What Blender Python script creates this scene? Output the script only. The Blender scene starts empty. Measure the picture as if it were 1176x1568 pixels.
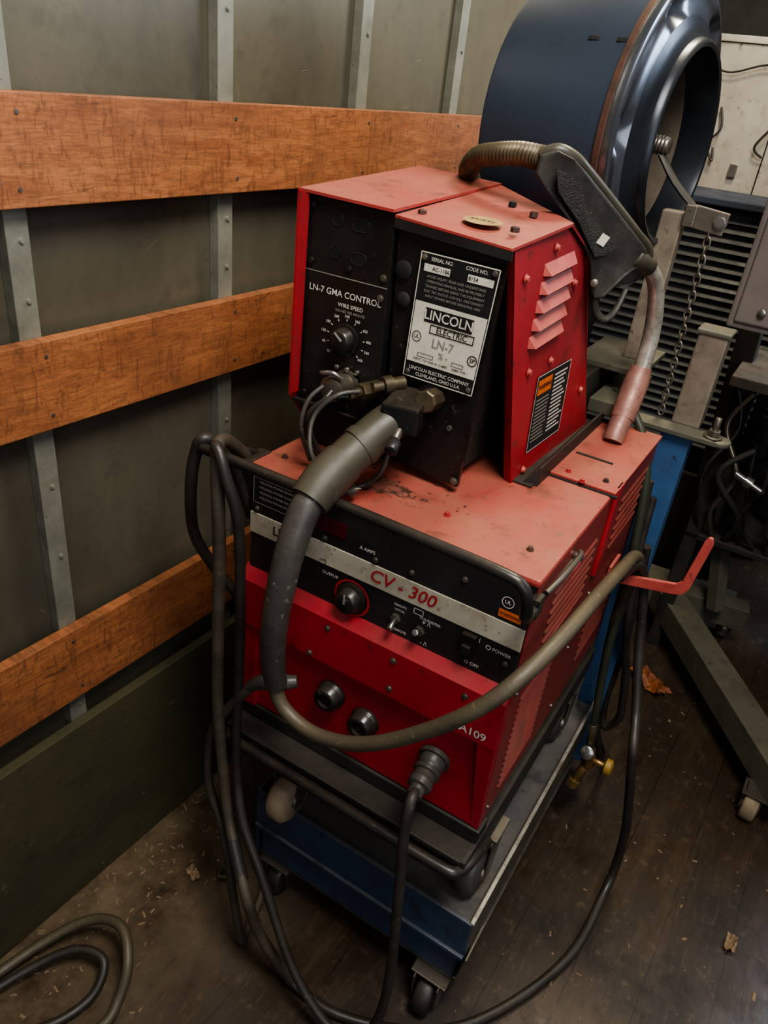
import bpy, bmesh, math, random
from mathutils import Vector, Matrix
random.seed(4)
SC=bpy.context.scene
def lin(c):
    return tuple(((v/255)/12.92 if v/255<=.04045 else ((v/255+.055)/1.055)**2.4) for v in c)+(1,)
# ---------------------------------------------------------------- materials
def mat(name,c1,c2=None,rough=.5,metal=0.,scale=6,dust=0.,dcol=(120,100,80),bump=.0,bscale=60,stretch=(1,1,1),spots=0.,scol=(40,30,25),rvar=.15,lo=.35,hi=.65,coat=0,grime=0.,gcol=(40,26,22)):
    m=bpy.data.materials.new(name); m.use_nodes=True; nt=m.node_tree; N=nt.nodes; Lk=nt.links
    b=N['Principled BSDF']; c2=c2 or tuple(int(v*.7) for v in c1)
    tc=N.new('ShaderNodeTexCoord'); mp=N.new('ShaderNodeMapping'); mp.inputs['Scale'].default_value=stretch
    Lk.new(tc.outputs['Object'],mp.inputs['Vector'])
    n=N.new('ShaderNodeTexNoise'); n.inputs['Scale'].default_value=scale; n.inputs['Detail'].default_value=8; n.inputs['Roughness'].default_value=.65
    Lk.new(mp.outputs[0],n.inputs['Vector'])
    mr=N.new('ShaderNodeMapRange'); mr.inputs[1].default_value=lo; mr.inputs[2].default_value=hi; Lk.new(n.outputs['Fac'],mr.inputs[0])
    mx=N.new('ShaderNodeMix'); mx.data_type='RGBA'; mx.inputs[6].default_value=lin(c1); mx.inputs[7].default_value=lin(c2); Lk.new(mr.outputs[0],mx.inputs[0])
    col=mx.outputs[2]
    def over(col,sc,lo_,hi_,c,amt,vec=None,det=6):
        n2=N.new('ShaderNodeTexNoise'); n2.inputs['Scale'].default_value=sc; n2.inputs['Detail'].default_value=det; n2.inputs['Roughness'].default_value=.65; Lk.new(vec or tc.outputs['Object'],n2.inputs['Vector'])
        m2=N.new('ShaderNodeMapRange'); m2.inputs[1].default_value=lo_; m2.inputs[2].default_value=hi_; m2.inputs[4].default_value=amt; Lk.new(n2.outputs['Fac'],m2.inputs[0])
        x2=N.new('ShaderNodeMix'); x2.data_type='RGBA'; Lk.new(m2.outputs[0],x2.inputs[0]); Lk.new(col,x2.inputs[6]); x2.inputs[7].default_value=lin(c); return x2.outputs[2]
    if spots>0: col=over(col,scale*7,.66-.1*spots,.70,scol,1)
    if dust>0:
        g=N.new('ShaderNodeNewGeometry'); sp=N.new('ShaderNodeSeparateXYZ'); Lk.new(g.outputs['Normal'],sp.inputs[0])
        md=N.new('ShaderNodeMapRange'); md.inputs[1].default_value=.1; md.inputs[2].default_value=1; md.inputs[3].default_value=.14; Lk.new(sp.outputs['Z'],md.inputs[0])
        n3=N.new('ShaderNodeTexNoise'); n3.inputs['Scale'].default_value=9; n3.inputs['Detail'].default_value=9; n3.inputs['Roughness'].default_value=.7; Lk.new(tc.outputs['Object'],n3.inputs['Vector'])
        m3=N.new('ShaderNodeMapRange'); m3.inputs[1].default_value=.3; m3.inputs[2].default_value=.7; m3.inputs[3].default_value=.25; m3.inputs[4].default_value=1.; Lk.new(n3.outputs['Fac'],m3.inputs[0])
        mu=N.new('ShaderNodeMath'); mu.operation='MULTIPLY'; Lk.new(md.outputs[0],mu.inputs[0]); Lk.new(m3.outputs[0],mu.inputs[1])
        mu2=N.new('ShaderNodeMath'); mu2.operation='MULTIPLY'; Lk.new(mu.outputs[0],mu2.inputs[0]); mu2.inputs[1].default_value=dust
        x3=N.new('ShaderNodeMix'); x3.data_type='RGBA'; Lk.new(mu2.outputs[0],x3.inputs[0]); Lk.new(col,x3.inputs[6]); x3.inputs[7].default_value=lin(dcol); col=x3.outputs[2]
    if grime>0:
        col=over(col,14,.56,.68,gcol,grime); col=over(col,55,.60,.68,gcol,grime*.9)
    Lk.new(col,b.inputs['Base Color'])
    rr=N.new('ShaderNodeMapRange'); rr.inputs[3].default_value=max(.03,rough-rvar); rr.inputs[4].default_value=min(1,rough+rvar); Lk.new(n.outputs['Fac'],rr.inputs[0]); rr.inputs[1].default_value=.3; rr.inputs[2].default_value=.7
    Lk.new(rr.outputs[0],b.inputs['Roughness']); b.inputs['Metallic'].default_value=metal
    if coat: b.inputs['Coat Weight'].default_value=coat
    if bump>0:
        nb=N.new('ShaderNodeTexNoise'); nb.inputs['Scale'].default_value=bscale; nb.inputs['Detail'].default_value=5; Lk.new(mp.outputs[0],nb.inputs['Vector'])
        bp=N.new('ShaderNodeBump'); bp.inputs['Strength'].default_value=bump; bp.inputs['Distance'].default_value=.01; Lk.new(nb.outputs['Fac'],bp.inputs['Height']); Lk.new(bp.outputs[0],b.inputs['Normal'])
    return m
def woodmat(name,ca,cb,cc):
    m=bpy.data.materials.new(name); m.use_nodes=True; nt=m.node_tree; N=nt.nodes; Lk=nt.links; b=N['Principled BSDF']
    tc=N.new('ShaderNodeTexCoord')
    def noise(s,sc,det=8,dist=0):
        mp=N.new('ShaderNodeMapping'); mp.inputs['Scale'].default_value=s; Lk.new(tc.outputs['Object'],mp.inputs[0])
        n=N.new('ShaderNodeTexNoise'); n.inputs['Scale'].default_value=sc; n.inputs['Detail'].default_value=det; n.inputs['Roughness'].default_value=.7; n.inputs['Distortion'].default_value=dist; Lk.new(mp.outputs[0],n.inputs['Vector']); return n
    a=noise((1,1.0,7),5,9,1.2); f=noise((1,5,60),5,6); v=noise((1,22,6),3,5,1.6); big=noise((1,1,1.4),4,6); dk=noise((1,1.6,5),9,8,1)
    r=N.new('ShaderNodeValToRGB'); r.color_ramp.elements[0].position=.35; r.color_ramp.elements[0].color=lin(cb); r.color_ramp.elements[1].position=.62; r.color_ramp.elements[1].color=lin(ca); Lk.new(a.outputs['Fac'],r.inputs[0])
    def mixd(fac,lo,hi,col,amt,c=cc):
        q=N.new('ShaderNodeMapRange'); q.inputs[1].default_value=lo; q.inputs[2].default_value=hi; q.inputs[4].default_value=amt; Lk.new(fac.outputs['Fac'],q.inputs[0])
        x=N.new('ShaderNodeMix'); x.data_type='RGBA'; Lk.new(q.outputs[0],x.inputs[0]); Lk.new(col,x.inputs[6]); x.inputs[7].default_value=lin(c); return x.outputs[2]
    c=mixd(f,.48,.62,r.outputs[0],.6); c=mixd(v,.52,.64,c,.6); c=mixd(big,.44,.70,c,.6,(100,62,42)); c=mixd(dk,.60,.69,c,.75,(58,38,28)); c=mixd(f,.60,.70,c,.5,(176,130,92))
    Lk.new(c,b.inputs['Base Color']); b.inputs['Roughness'].default_value=.55
    bp=N.new('ShaderNodeBump'); bp.inputs['Strength'].default_value=.35; bp.inputs['Distance'].default_value=.003; Lk.new(v.outputs['Fac'],bp.inputs['Height']); Lk.new(bp.outputs[0],b.inputs['Normal'])
    return m
RED=mat('red_paint',(160,34,46),(132,26,34),rough=.45,scale=5,dust=.6,dcol=(150,92,76),spots=.4,scol=(84,34,30),bump=.05,bscale=25,grime=.4,gcol=(60,30,26))
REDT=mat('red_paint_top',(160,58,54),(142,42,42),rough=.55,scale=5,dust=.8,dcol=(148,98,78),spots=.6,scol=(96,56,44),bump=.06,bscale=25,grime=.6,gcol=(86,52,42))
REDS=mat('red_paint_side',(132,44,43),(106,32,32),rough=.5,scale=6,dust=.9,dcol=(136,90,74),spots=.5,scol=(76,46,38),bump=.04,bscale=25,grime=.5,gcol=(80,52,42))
REDD=mat('red_paint_front',(158,20,44),(132,16,34),rough=.36,scale=4,dust=.35,dcol=(150,90,75),spots=.3,scol=(70,24,24),grime=.3,gcol=(70,22,26))
REDP=mat('red_paint_faded_lit',(180,88,78),(156,58,55),rough=.5,scale=7,dust=.5,dcol=(170,110,90),spots=.4,scol=(96,50,42),grime=.3,gcol=(80,44,36))  # pale red; on the feeder louvres it stands for light on the tops
BLK=mat('black_enamel',(24,24,26),(36,35,34),rough=.42,scale=8,dust=.35,dcol=(80,70,60))
BLKG=mat('black_gloss',(17,17,18),(28,27,26),rough=.3,scale=12,dust=.4,dcol=(96,84,72),spots=.3,scol=(70,62,54))
BLKD=mat('black_dusty',(26,25,24),(44,39,34),rough=.6,scale=8,dust=.5,dcol=(72,64,54),bump=.1)
DARK=mat('dark_void',(8,8,8),(12,12,12),rough=.9)
RUB=mat('rubber_cable',(52,47,40),(70,62,52),rough=.5,scale=18,dust=.4,dcol=(100,88,70),spots=.3,scol=(90,80,66),bump=.1,bscale=90)
RUBT=mat('rubber_tan_cable',(78,70,56),(56,50,40),rough=.5,scale=18,dust=.45,dcol=(120,106,82),spots=.4,scol=(112,98,76),bump=.1,bscale=90)
RUBG=mat('rubber_grey_hose',(50,49,48),(66,62,58),rough=.42,scale=10,dust=.35,dcol=(104,96,86),spots=.35,scol=(124,118,108),bump=.06,bscale=60,grime=.3,gcol=(100,92,82))
RUBK=mat('rubber_black_cable',(30,28,26),(46,41,37),rough=.45,scale=14,dust=.4,dcol=(84,75,64),spots=.3,scol=(84,76,66))
CUFF=mat('cuff_olive',(48,45,36),(60,56,45),rough=.45,scale=14,dust=.4,dcol=(104,96,78),spots=.3,scol=(88,80,64))
STEEL=mat('dull_steel',(132,126,116),(96,88,78),rough=.4,metal=.75,scale=20,spots=.4,scol=(88,66,50))
GALV=mat('galvanised_stud',(138,138,126),(108,108,98),rough=.45,metal=.35,scale=14,spots=.3,scol=(94,88,76))
CHROME=mat('bright_metal',(190,188,182),(130,124,116),rough=.25,metal=.9,scale=30)
ALU=mat('worn_aluminium',(196,190,178),(130,122,112),rough=.32,metal=.5,scale=26,spots=.7,scol=(96,86,74))
BRASS=mat('brass',(160,128,78),(110,90,58),rough=.35,metal=.7,scale=30)
BRNZ=mat('dirty_brass',(104,92,70),(70,62,50),rough=.42,metal=.6,scale=30)
WHITE=mat('white_band',(186,178,162),(150,140,122),rough=.5,scale=10,spots=.6,scol=(110,94,76),grime=.45,gcol=(96,76,58))
SILV=mat('silver_plate',(218,211,196),(192,185,168),rough=.5,metal=.0,scale=20,spots=.3,scol=(166,152,130))
INKW=mat('ink_white',(205,200,188),(180,175,165),rough=.6)
INKG=mat('ink_grey',(140,136,126),(118,114,106),rough=.6)
INKB=mat('ink_black',(18,18,18),(24,24,24),rough=.6)
INKR=mat('ink_red',(176,44,48),(150,36,40),rough=.6)
ORNG=mat('warning_orange',(206,104,44),(180,86,36),rough=.5,scale=30)
YEL=mat('yellow_paint',(176,140,64),(140,108,50),rough=.5)
GOLD=mat('gold_sticker',(176,148,92),(134,108,70),rough=.5,scale=40)
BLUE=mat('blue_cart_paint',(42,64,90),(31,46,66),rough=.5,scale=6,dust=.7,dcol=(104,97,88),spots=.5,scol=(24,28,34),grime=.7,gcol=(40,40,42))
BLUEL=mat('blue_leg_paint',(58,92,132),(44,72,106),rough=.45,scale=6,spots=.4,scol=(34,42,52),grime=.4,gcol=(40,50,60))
TRAYM=mat('tray_dusty',(84,84,84),(60,65,74),rough=.75,scale=7,dust=.6,dcol=(106,96,82),bump=.1,grime=.6,gcol=(46,42,38))
DRUM=mat('reel_enamel',(58,68,84),(50,58,70),rough=.36,metal=.35,scale=3,rvar=.05)
RUST=mat('rust_edge',(84,54,42),(54,38,30),rough=.7,scale=30)
RING=mat('reel_flange_metal',(136,140,148),(92,97,104),rough=.24,metal=.9,scale=5,rvar=.07)
RINGD=mat('reel_flange_dark',(62,66,72),(42,45,50),rough=.3,metal=.7,scale=5,rvar=.08)
TANP=mat('beige_caster',(150,134,110),(118,102,82),rough=.7,grime=.4,gcol=(80,70,58))
COPPER=mat('nozzle_copper',(156,112,100),(120,84,76),rough=.5,metal=.25,scale=30,spots=.6,scol=(76,56,50))
GRN=mat('green_board',(74,70,48),(55,53,38),rough=.6,scale=5,spots=.4,scol=(92,86,64),bump=.08,stretch=(1,.5,1),grime=.4,gcol=(42,40,30))
WOOD=woodmat('plank_wood',(160,102,64),(128,76,46),(82,50,32))
OLIVE=mat('hoist_grey',(92,91,78),(68,67,57),rough=.5,scale=8,dust=.5,dcol=(112,104,88),spots=.4,scol=(50,46,40),grime=.3,gcol=(56,50,42))
BEIGE=mat('cabinet_beige',(190,183,170),(150,141,128),rough=.6,scale=3,spots=.3,scol=(100,84,66),grime=.4,gcol=(104,84,62))
GREYB=mat('grey_cabinet',(112,102,96),(90,81,77),rough=.55,scale=4,spots=.2)
NAVY=mat('dark_blue_machine',(18,22,31),(12,15,21),rough=.55,scale=6)
PAPER=mat('paper_scrap',(140,116,90),(104,84,64),rough=.8)
PAPERO=mat('wrapper_orange',(150,84,40),(104,62,40),rough=.6,scale=40)
TUBE=mat('tube_steel',(140,130,116),(104,94,82),rough=.45,metal=.3,scale=10,spots=.4,scol=(104,80,62),grime=.4)
WALLM=mat('wall_metal_panel',(108,103,88),(82,78,67),rough=.34,metal=.3,scale=2.2,stretch=(1,1.2,.5),rvar=.1,bump=.03,bscale=3,grime=.3,gcol=(64,59,50))
def floormat():
    m=bpy.data.materials.new('worn_floor'); m.use_nodes=True; nt=m.node_tree; N=nt.nodes; Lk=nt.links; b=N['Principled BSDF']
    tc=N.new('ShaderNodeTexCoord')
    mp=N.new('ShaderNodeMapping'); mp.inputs['Rotation'].default_value=(0,0,math.radians(90)); Lk.new(tc.outputs['Object'],mp.inputs[0])
    br=N.new('ShaderNodeTexBrick'); br.inputs['Scale'].default_value=1; br.inputs['Brick Width'].default_value=3.6; br.inputs['Row Height'].default_value=.13; br.inputs['Mortar Size'].default_value=.0014
    br.inputs['Color1'].default_value=lin((56,43,31)); br.inputs['Color2'].default_value=lin((50,38,28)); br.inputs['Mortar'].default_value=lin((32,24,18)); Lk.new(mp.outputs[0],br.inputs['Vector'])
    def noise(s,sc,det=9):
        mq=N.new('ShaderNodeMapping'); mq.inputs['Scale'].default_value=s; Lk.new(tc.outputs['Object'],mq.inputs[0])
        n=N.new('ShaderNodeTexNoise'); n.inputs['Scale'].default_value=sc; n.inputs['Detail'].default_value=det; n.inputs['Roughness'].default_value=.7; Lk.new(mq.outputs[0],n.inputs['Vector']); return n
    a=noise((5,1,1),3); c=noise((1,1,1),5); e=noise((30,3,1),4); h=noise((1,1,1),28)
    col=br.outputs['Color']
    for n,lo,hi,cc,am in ((a,.5,.7,(88,71,52),.5),(c,.48,.64,(30,24,18),.75),(e,.55,.75,(104,86,66),.4),(h,.56,.70,(110,90,70),.4)):
        q=N.new('ShaderNodeMapRange'); q.inputs[1].default_value=lo; q.inputs[2].default_value=hi; q.inputs[4].default_value=am; Lk.new(n.outputs['Fac'],q.inputs[0])
        x=N.new('ShaderNodeMix'); x.data_type='RGBA'; Lk.new(q.outputs[0],x.inputs[0]); Lk.new(col,x.inputs[6]); x.inputs[7].default_value=lin(cc); col=x.outputs[2]
    sx=N.new('ShaderNodeSeparateXYZ'); Lk.new(tc.outputs['Object'],sx.inputs[0]); q=N.new('ShaderNodeMapRange'); q.inputs[1].default_value=.46; q.inputs[2].default_value=.05; Lk.new(sx.outputs['X'],q.inputs[0])
    q2=N.new('ShaderNodeMapRange'); q2.inputs[1].default_value=.35; q2.inputs[2].default_value=.65; q2.inputs[4].default_value=.8; Lk.new(c.outputs['Fac'],q2.inputs[0])
    mu=N.new('ShaderNodeMath'); mu.operation='MULTIPLY'; Lk.new(q.outputs[0],mu.inputs[0]); Lk.new(q2.outputs[0],mu.inputs[1])
    x=N.new('ShaderNodeMix'); x.data_type='RGBA'; Lk.new(mu.outputs[0],x.inputs[0]); Lk.new(col,x.inputs[6]); x.inputs[7].default_value=lin((124,106,80)); col=x.outputs[2]
    Lk.new(col,b.inputs['Base Color'])
    q=N.new('ShaderNodeMapRange'); q.inputs[1].default_value=.35; q.inputs[2].default_value=.65; q.inputs[3].default_value=.3; q.inputs[4].default_value=.68; Lk.new(c.outputs['Fac'],q.inputs[0]); Lk.new(q.outputs[0],b.inputs['Roughness'])
    bp=N.new('ShaderNodeBump'); bp.inputs['Strength'].default_value=.3; bp.inputs['Distance'].default_value=.004; Lk.new(a.outputs['Fac'],bp.inputs['Height']); Lk.new(bp.outputs[0],b.inputs['Normal'])
    return m
FLOORM=floormat()
# ---------------------------------------------------------------- geometry helpers
def link(ob,parent=None):
    SC.collection.objects.link(ob)
    if parent: ob.parent=parent
    return ob
FO=Vector((.2354,.7829,0)); PSI=.0358
def E(name,frame=True):
    e=bpy.data.objects.new(name,None); e.empty_display_size=.1
    if frame: e.location=FO; e.rotation_euler=(0,0,PSI)
    return link(e)
def mk(name,parent,verts,faces,m,smooth=False,bev=0,seg=2):
    bm=bmesh.new(); vs=[bm.verts.new(v) for v in verts]
    for f in faces:
        try: bm.faces.new([vs[i] for i in f])
        except ValueError: pass
    bmesh.ops.recalc_face_normals(bm,faces=bm.faces)
    if bev>0: bmesh.ops.bevel(bm,geom=list(bm.edges),offset=bev,segments=seg,profile=.6,affect='EDGES',clamp_overlap=True)
    me=bpy.data.meshes.new(name); bm.to_mesh(me); bm.free()
    me.materials.append(m)
    if smooth:
        for p in me.polygons: p.use_smooth=True
        try: me.set_sharp_from_angle(angle=math.radians(50))
        except Exception: pass
    return link(bpy.data.objects.new(name,me),parent)
def box(name,parent,lo,hi,m,bev=.002,rot=None):
    x0,y0,z0=lo;x1,y1,z1=hi
    v=[Vector(p) for p in [(x0,y0,z0),(x1,y0,z0),(x1,y1,z0),(x0,y1,z0),(x0,y0,z1),(x1,y0,z1),(x1,y1,z1),(x0,y1,z1)]]
    if rot is not None:
        c=(v[0]+v[6])/2; M=rot if isinstance(rot,Matrix) else Matrix.Rotation(rot[1],3,rot[0]); v=[M@(p-c)+c for p in v]
    return mk(name,parent,v,[(0,1,2,3),(4,5,6,7),(0,1,5,4),(1,2,6,5),(2,3,7,6),(3,0,4,7)],m,bev=bev)
def prism(name,parent,pts,ext,m,bev=0.,smooth=False,seg=2):
    n=len(pts); P=[Vector(p) for p in pts]; e=Vector(ext)
    return mk(name,parent,P+[p+e for p in P],[tuple(range(n)),tuple(range(n,2*n))]+[(i,(i+1)%n,(i+1)%n+n,i+n) for i in range(n)],m,bev=bev,smooth=smooth,seg=seg)
def basis(ax):
    ax=ax.normalized(); h=Vector((0,0,1)) if abs(ax.z)<.9 else Vector((1,0,0))
    a=h.cross(ax).normalized(); return a,ax.cross(a)
def lathe(name,parent,p0,ax,prof,m,n=32,mod=None,smooth=True):
    p0=Vector(p0); ax=Vector(ax).normalized(); a,b=basis(ax); v=[];f=[]
    for k,(t,r) in enumerate(prof):
        for i in range(n):
            th=2*math.pi*i/n; tt=t+(mod(k,th) if mod else 0)
            v.append(p0+ax*tt+(a*math.cos(th)+b*math.sin(th))*max(r,1e-5))
    for k in range(len(prof)-1):
        for i in range(n):
            j=(i+1)%n; f.append((k*n+i,k*n+j,(k+1)*n+j,(k+1)*n+i))
    ob=mk(name,parent,v,f,m,smooth=smooth); return ob
def cyl(name,parent,p0,p1,r,m,n=24,r2=None,bev=None,smooth=True):
    p0=Vector(p0);p1=Vector(p1);L=(p1-p0).length; r2=r if r2 is None else r2; bv=min(r,r2,L)*.12 if bev is None else bev
    return lathe(name,parent,p0,p1-p0,[(0,0),(0,r-bv),(bv,r),(L-bv,r2),(L,r2-bv),(L,0)],m,n,smooth=smooth)
def cr(P,t):
    n=len(P)-1; i=min(int(t),n-1); u=t-i
    g=lambda k:P[max(0,min(n,k))]
    a,b,c,d=g(i-1),g(i),g(i+1),g(i+2)
    return .5*((2*b)+(c-a)*u+(2*a-5*b+4*c-d)*u*u+(3*b-a-3*c+d)*u*u*u)
def sweep(name,parent,pts,r,m,n=12,sub=8,flat=1.,up=None,corr=None,straight=False):
    P=[Vector(p) for p in pts]; R=r if isinstance(r,(list,tuple)) else [r]*len(P)
    S=(len(P)-1)*(1 if straight else sub)
    C=[P[i] if straight else cr(P,i*(len(P)-1)/S) for i in range(S+1)]
    RR=[cr([Vector((q,0,0)) for q in R],i*(len(P)-1)/S).x for i in range(S+1)]
    T=[(C[min(i+1,S)]-C[max(i-1,0)]).normalized() for i in range(S+1)]
    a=(Vector(up) if up else basis(T[0])[0]); v=[];f=[]
    for i in range(S+1):
        a=(a-T[i]*a.dot(T[i])).normalized(); b=T[i].cross(a)
        rr=RR[i]*(1+(corr if corr and i%2 else 0))
        for k in range(n):
            th=2*math.pi*k/n; v.append(C[i]+(a*math.cos(th)*rr+b*math.sin(th)*rr*flat))
    for i in range(S):
        for k in range(n):
            j=(k+1)%n; f.append((i*n+k,i*n+j,(i+1)*n+j,(i+1)*n+k))
    f.append(tuple(range(n))); f.append(tuple(S*n+k for k in range(n)))
    return mk(name,parent,v,f,m,smooth=True)
def fontmesh(s,size,align='CENTER'):
    cu=bpy.data.curves.new('t','FONT'); cu.body=s; cu.size=size; cu.align_x=align; cu.align_y='CENTER'; cu.resolution_u=3; cu.offset=size*.012
    ob=bpy.data.objects.new('t',cu); SC.collection.objects.link(ob); bpy.context.view_layer.update()
    me=bpy.data.meshes.new_from_object(ob.evaluated_get(bpy.context.evaluated_depsgraph_get())); bpy.data.objects.remove(ob); return me
def text(name,parent,s,fn,x,y,size,m,align='CENTER'):
    me=fontmesh(s,size,align)
    for v in me.vertices: v.co=Vector(fn(v.co.x+x,v.co.y+y))
    me.materials.clear(); me.materials.append(m); me.name=name
    return link(bpy.data.objects.new(name,me),parent)
def patch(name,parent,fn,x0,y0,x1,y1,m):
    return mk(name,parent,[Vector(fn(*q)) for q in ((x0,y0),(x1,y0),(x1,y1),(x0,y1))],[(0,1,2,3)],m)
def frame(name,parent,fn,x0,y0,x1,y1,w,m):
    for i,(a,b,c,d) in enumerate(((x0,y0,x1,y0+w),(x0,y1-w,x1,y1),(x0,y0,x0+w,y1),(x1-w,y0,x1,y1))): patch(name+'_%d'%i,parent,fn,a,b,c,d,m)
def ringp(name,parent,fn,x,y,r,w,m,n=28):
    v=[];f=[]
    for i in range(n):
        t=2*math.pi*i/n
        v+= [Vector(fn(x+math.cos(t)*r,y+math.sin(t)*r)),Vector(fn(x+math.cos(t)*(r-w),y+math.sin(t)*(r-w)))]
    for i in range(n):
        j=(i+1)%n; f.append((2*i,2*j,2*j+1,2*i+1))
    return mk(name,parent,v,f,m)
def bolt(name,parent,p,ax,r,m,h=.004,n=6):
    p=Vector(p);ax=Vector(ax).normalized()
    return lathe(name,parent,p,ax,[(0,r*1.35),(h*.3,r*1.35),(h*.3,r),(h,r*.9),(h*1.05,0)],m,n=16)
# ================================================================= ROOM
fl=mk('floor',None,[(-.06,-.6,0),(3.2,-.6,0),(3.2,4,0),(-.06,4,0),(-.06,-.6,-.05),(3.2,-.6,-.05),(3.2,4,-.05),(-.06,4,-.05)],[(0,1,2,3),(4,5,6,7),(0,1,5,4),(1,2,6,5),(2,3,7,6),(3,0,4,7)],FLOORM)
box('wall_left',None,(-.08,-.6,0),(-.042,4,2.9),WALLM,0)
box('wall_back',None,(-.08,4,0),(3.2,4.05,2.9),mat('wall_back_dark',(74,68,60),(54,50,44),rough=.7,scale=3),0)
sy=[-.14,.24,.613,.997,1.367,1.734,2.11,2.49,2.86,3.24,3.62]
studs=E('wall_studs',False)
for i,y in enumerate(sy):
    w=.017
    box('stud_%d'%i,studs,(-.042,y-w,0),(-.021,y+w,2.9),GALV,.0015)
    for k,z in enumerate((.47,.80,.93,1.22,1.30,1.6,1.9)):
        bolt('rivet_%d_%d'%(i,k),studs,(-.021,y+.004,z),(1,0,0),.0035,GALV,.003)
SCR=mat('scratch_bare_metal',(140,134,114),(112,106,90),rough=.5,metal=.3)
sv=[];sf=[]
for i in range(80):
    y,z=random.uniform(.3,2.2),random.uniform(.45,1.95); a=random.gauss(1.2,.7); L=random.uniform(.01,.06)*(1.5 if i%9==0 else 1); w=random.uniform(.0003,.0008); b0=len(sv)
    for k in range(5):
        t=k/4; py=y+L*t*math.cos(a)+.004*math.sin(3*t+i); pz=z+L*t*math.sin(a); ww=w*(1-abs(2*t-1)*.8)
        sv+=[(-.0414,py-ww*math.sin(a),pz+ww*math.cos(a)),(-.0414,py+ww*math.sin(a),pz-ww*math.cos(a))]
    sf+=[(b0+2*k,b0+2*k+1,b0+2*k+3,b0+2*k+2) for k in range(4)]
mk('panel_scratches',studs,sv,sf,SCR)
def plank(name,z0,z1,m,y0=-.6,y1=3.95,x1=0.,x0=-.0205):
    e=E(name,False); n=3
    cuts=[y0,1.378,2.75,y1]
    for k in range(3):
        box('board_%d'%k,e,(x0,cuts[k]+.0008,z0),(x1,cuts[k+1]-.0008,z1),m,.0015)
    for i,y in enumerate(sy):
        for k,z in enumerate((z0+.022,z1-.022)):
            bolt('screw_%d_%d'%(i,k),e,(x1-.001,y+random.uniform(-.008,.008),z),(1,0,0),.0032,STEEL,.002)
    return e
plank('trim_1',1.344,1.476,WOOD); plank('trim_2',1.035,1.168,WOOD); plank('trim_3',.509,.6585,WOOD)
plank('baseboard_left',0.001,.441,GRN)
# ================================================================= CART
cart=E('equipment_cart')
box('tray_deck',cart,(.045,.005,.262),(.505,.76,.284),TRAYM,.002)
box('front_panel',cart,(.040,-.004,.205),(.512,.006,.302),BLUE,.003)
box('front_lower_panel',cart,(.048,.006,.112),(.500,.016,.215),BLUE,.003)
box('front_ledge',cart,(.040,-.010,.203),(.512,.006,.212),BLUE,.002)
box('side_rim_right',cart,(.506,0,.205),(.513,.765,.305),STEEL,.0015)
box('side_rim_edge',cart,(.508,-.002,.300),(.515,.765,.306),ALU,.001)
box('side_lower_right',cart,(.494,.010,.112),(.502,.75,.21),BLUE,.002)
prism('corner_plate',cart,[(.503,-.006,.100),(.503,.07,.100),(.515,.07,.21),(.517,-.008,.21)],(.003,0,0),STEEL)
box('side_rim_left',cart,(.036,0,.115),(.043,.765,.302),BLUE,.002)
box('rear_rim',cart,(.036,.758,.115),(.513,.766,.302),BLUE,.002)
box('under_plate',cart,(.042,.01,.100),(.508,.75,.112),STEEL,.002)
for i,(u,d) in enumerate(((.462,-.002),(.085,.03),(.455,.69),(.085,.69))):
    r=.040
    cyl('caster_wheel_%d'%i,cart,(u-.018,d,r+.0),(u+.018,d,r+.0),r,RUBK,n=32,bev=.007)
    cyl('caster_hub_%d'%i,cart,(u-.021,d,r),(u+.021,d,r),.012,STEEL)
    for s in (-1,1): prism('caster_fork_%d_%d'%(i,s),cart,[(u+s*.023,d-.014,.03),(u+s*.023,d+.014,.03),(u+s*.023,d+.03,.098),(u+s*.023,d-.022,.098)],(s*.003,0,0),STEEL)
    box('caster_plate_%d'%i,cart,(u-.036,d-.012 if i==0 else d-.03,.094),(u+.036,d+.04,.100),STEEL,.001)
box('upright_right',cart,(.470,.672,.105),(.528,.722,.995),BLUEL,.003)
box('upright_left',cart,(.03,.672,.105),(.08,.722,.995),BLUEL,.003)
box('cross_bar',cart,(.03,.655,1.000),(.575,.700,1.010),OLIVE,.002)
cyl('cross_bar_end',cart,(.575,.6775,1.000),(.575,.6775,1.010),.0225,OLIVE)
cyl('bar_washer',cart,(.563,.6775,1.010),(.563,.6775,1.014),.018,STEEL)
cyl('bar_nut',cart,(.563,.6775,1.014),(.563,.6775,1.026),.012,STEEL,n=6,smooth=False)
cyl('bar_stud',cart,(.563,.6775,1.020),(.563,.6775,1.05),.006,STEEL)
box('square_tube',cart,(.478,.70,1.008),(.532,.752,1.195),TUBE,.004)
box('square_tube_cap',cart,(.474,.696,1.188),(.536,.756,1.197),OLIVE,.003)
prism('hook_bar',cart,[(.482,.495,.758),(.482,.495,.738),(.600,.495,.762),(.618,.495,.768),(.626,.495,.785),(.638,.495,.885),(.634,.495,.898),(.627,.495,.898),(.622,.495,.887),(.610,.495,.795),(.602,.495,.786)],(0,.008,0),REDP,bev=.002)
box('hook_plate',cart,(.482,.47,.715),(.488,.53,.785),REDP,.001)
box('reel_post',cart,(.055,.70,.285),(.085,.74,1.50),BLKD,.003)
box('shelf_plate',cart,(.285,.62,1.100),(.415,.80,1.112),OLIVE,.002)
box('spindle_post',cart,(.356,.690,1.112),(.396,.722,1.385),TUBE,.003)
box('shelf_beam',cart,(.300,.46,1.012),(.335,.80,1.10),BLKD,.003)
box('shelf_arm',cart,(.345,.56,1.035),(.405,.79,1.060),OLIVE,.002)
box('shelf_arm_leg',cart,(.36,.66,1.010),(.39,.69,1.036),OLIVE,.002)
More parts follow.
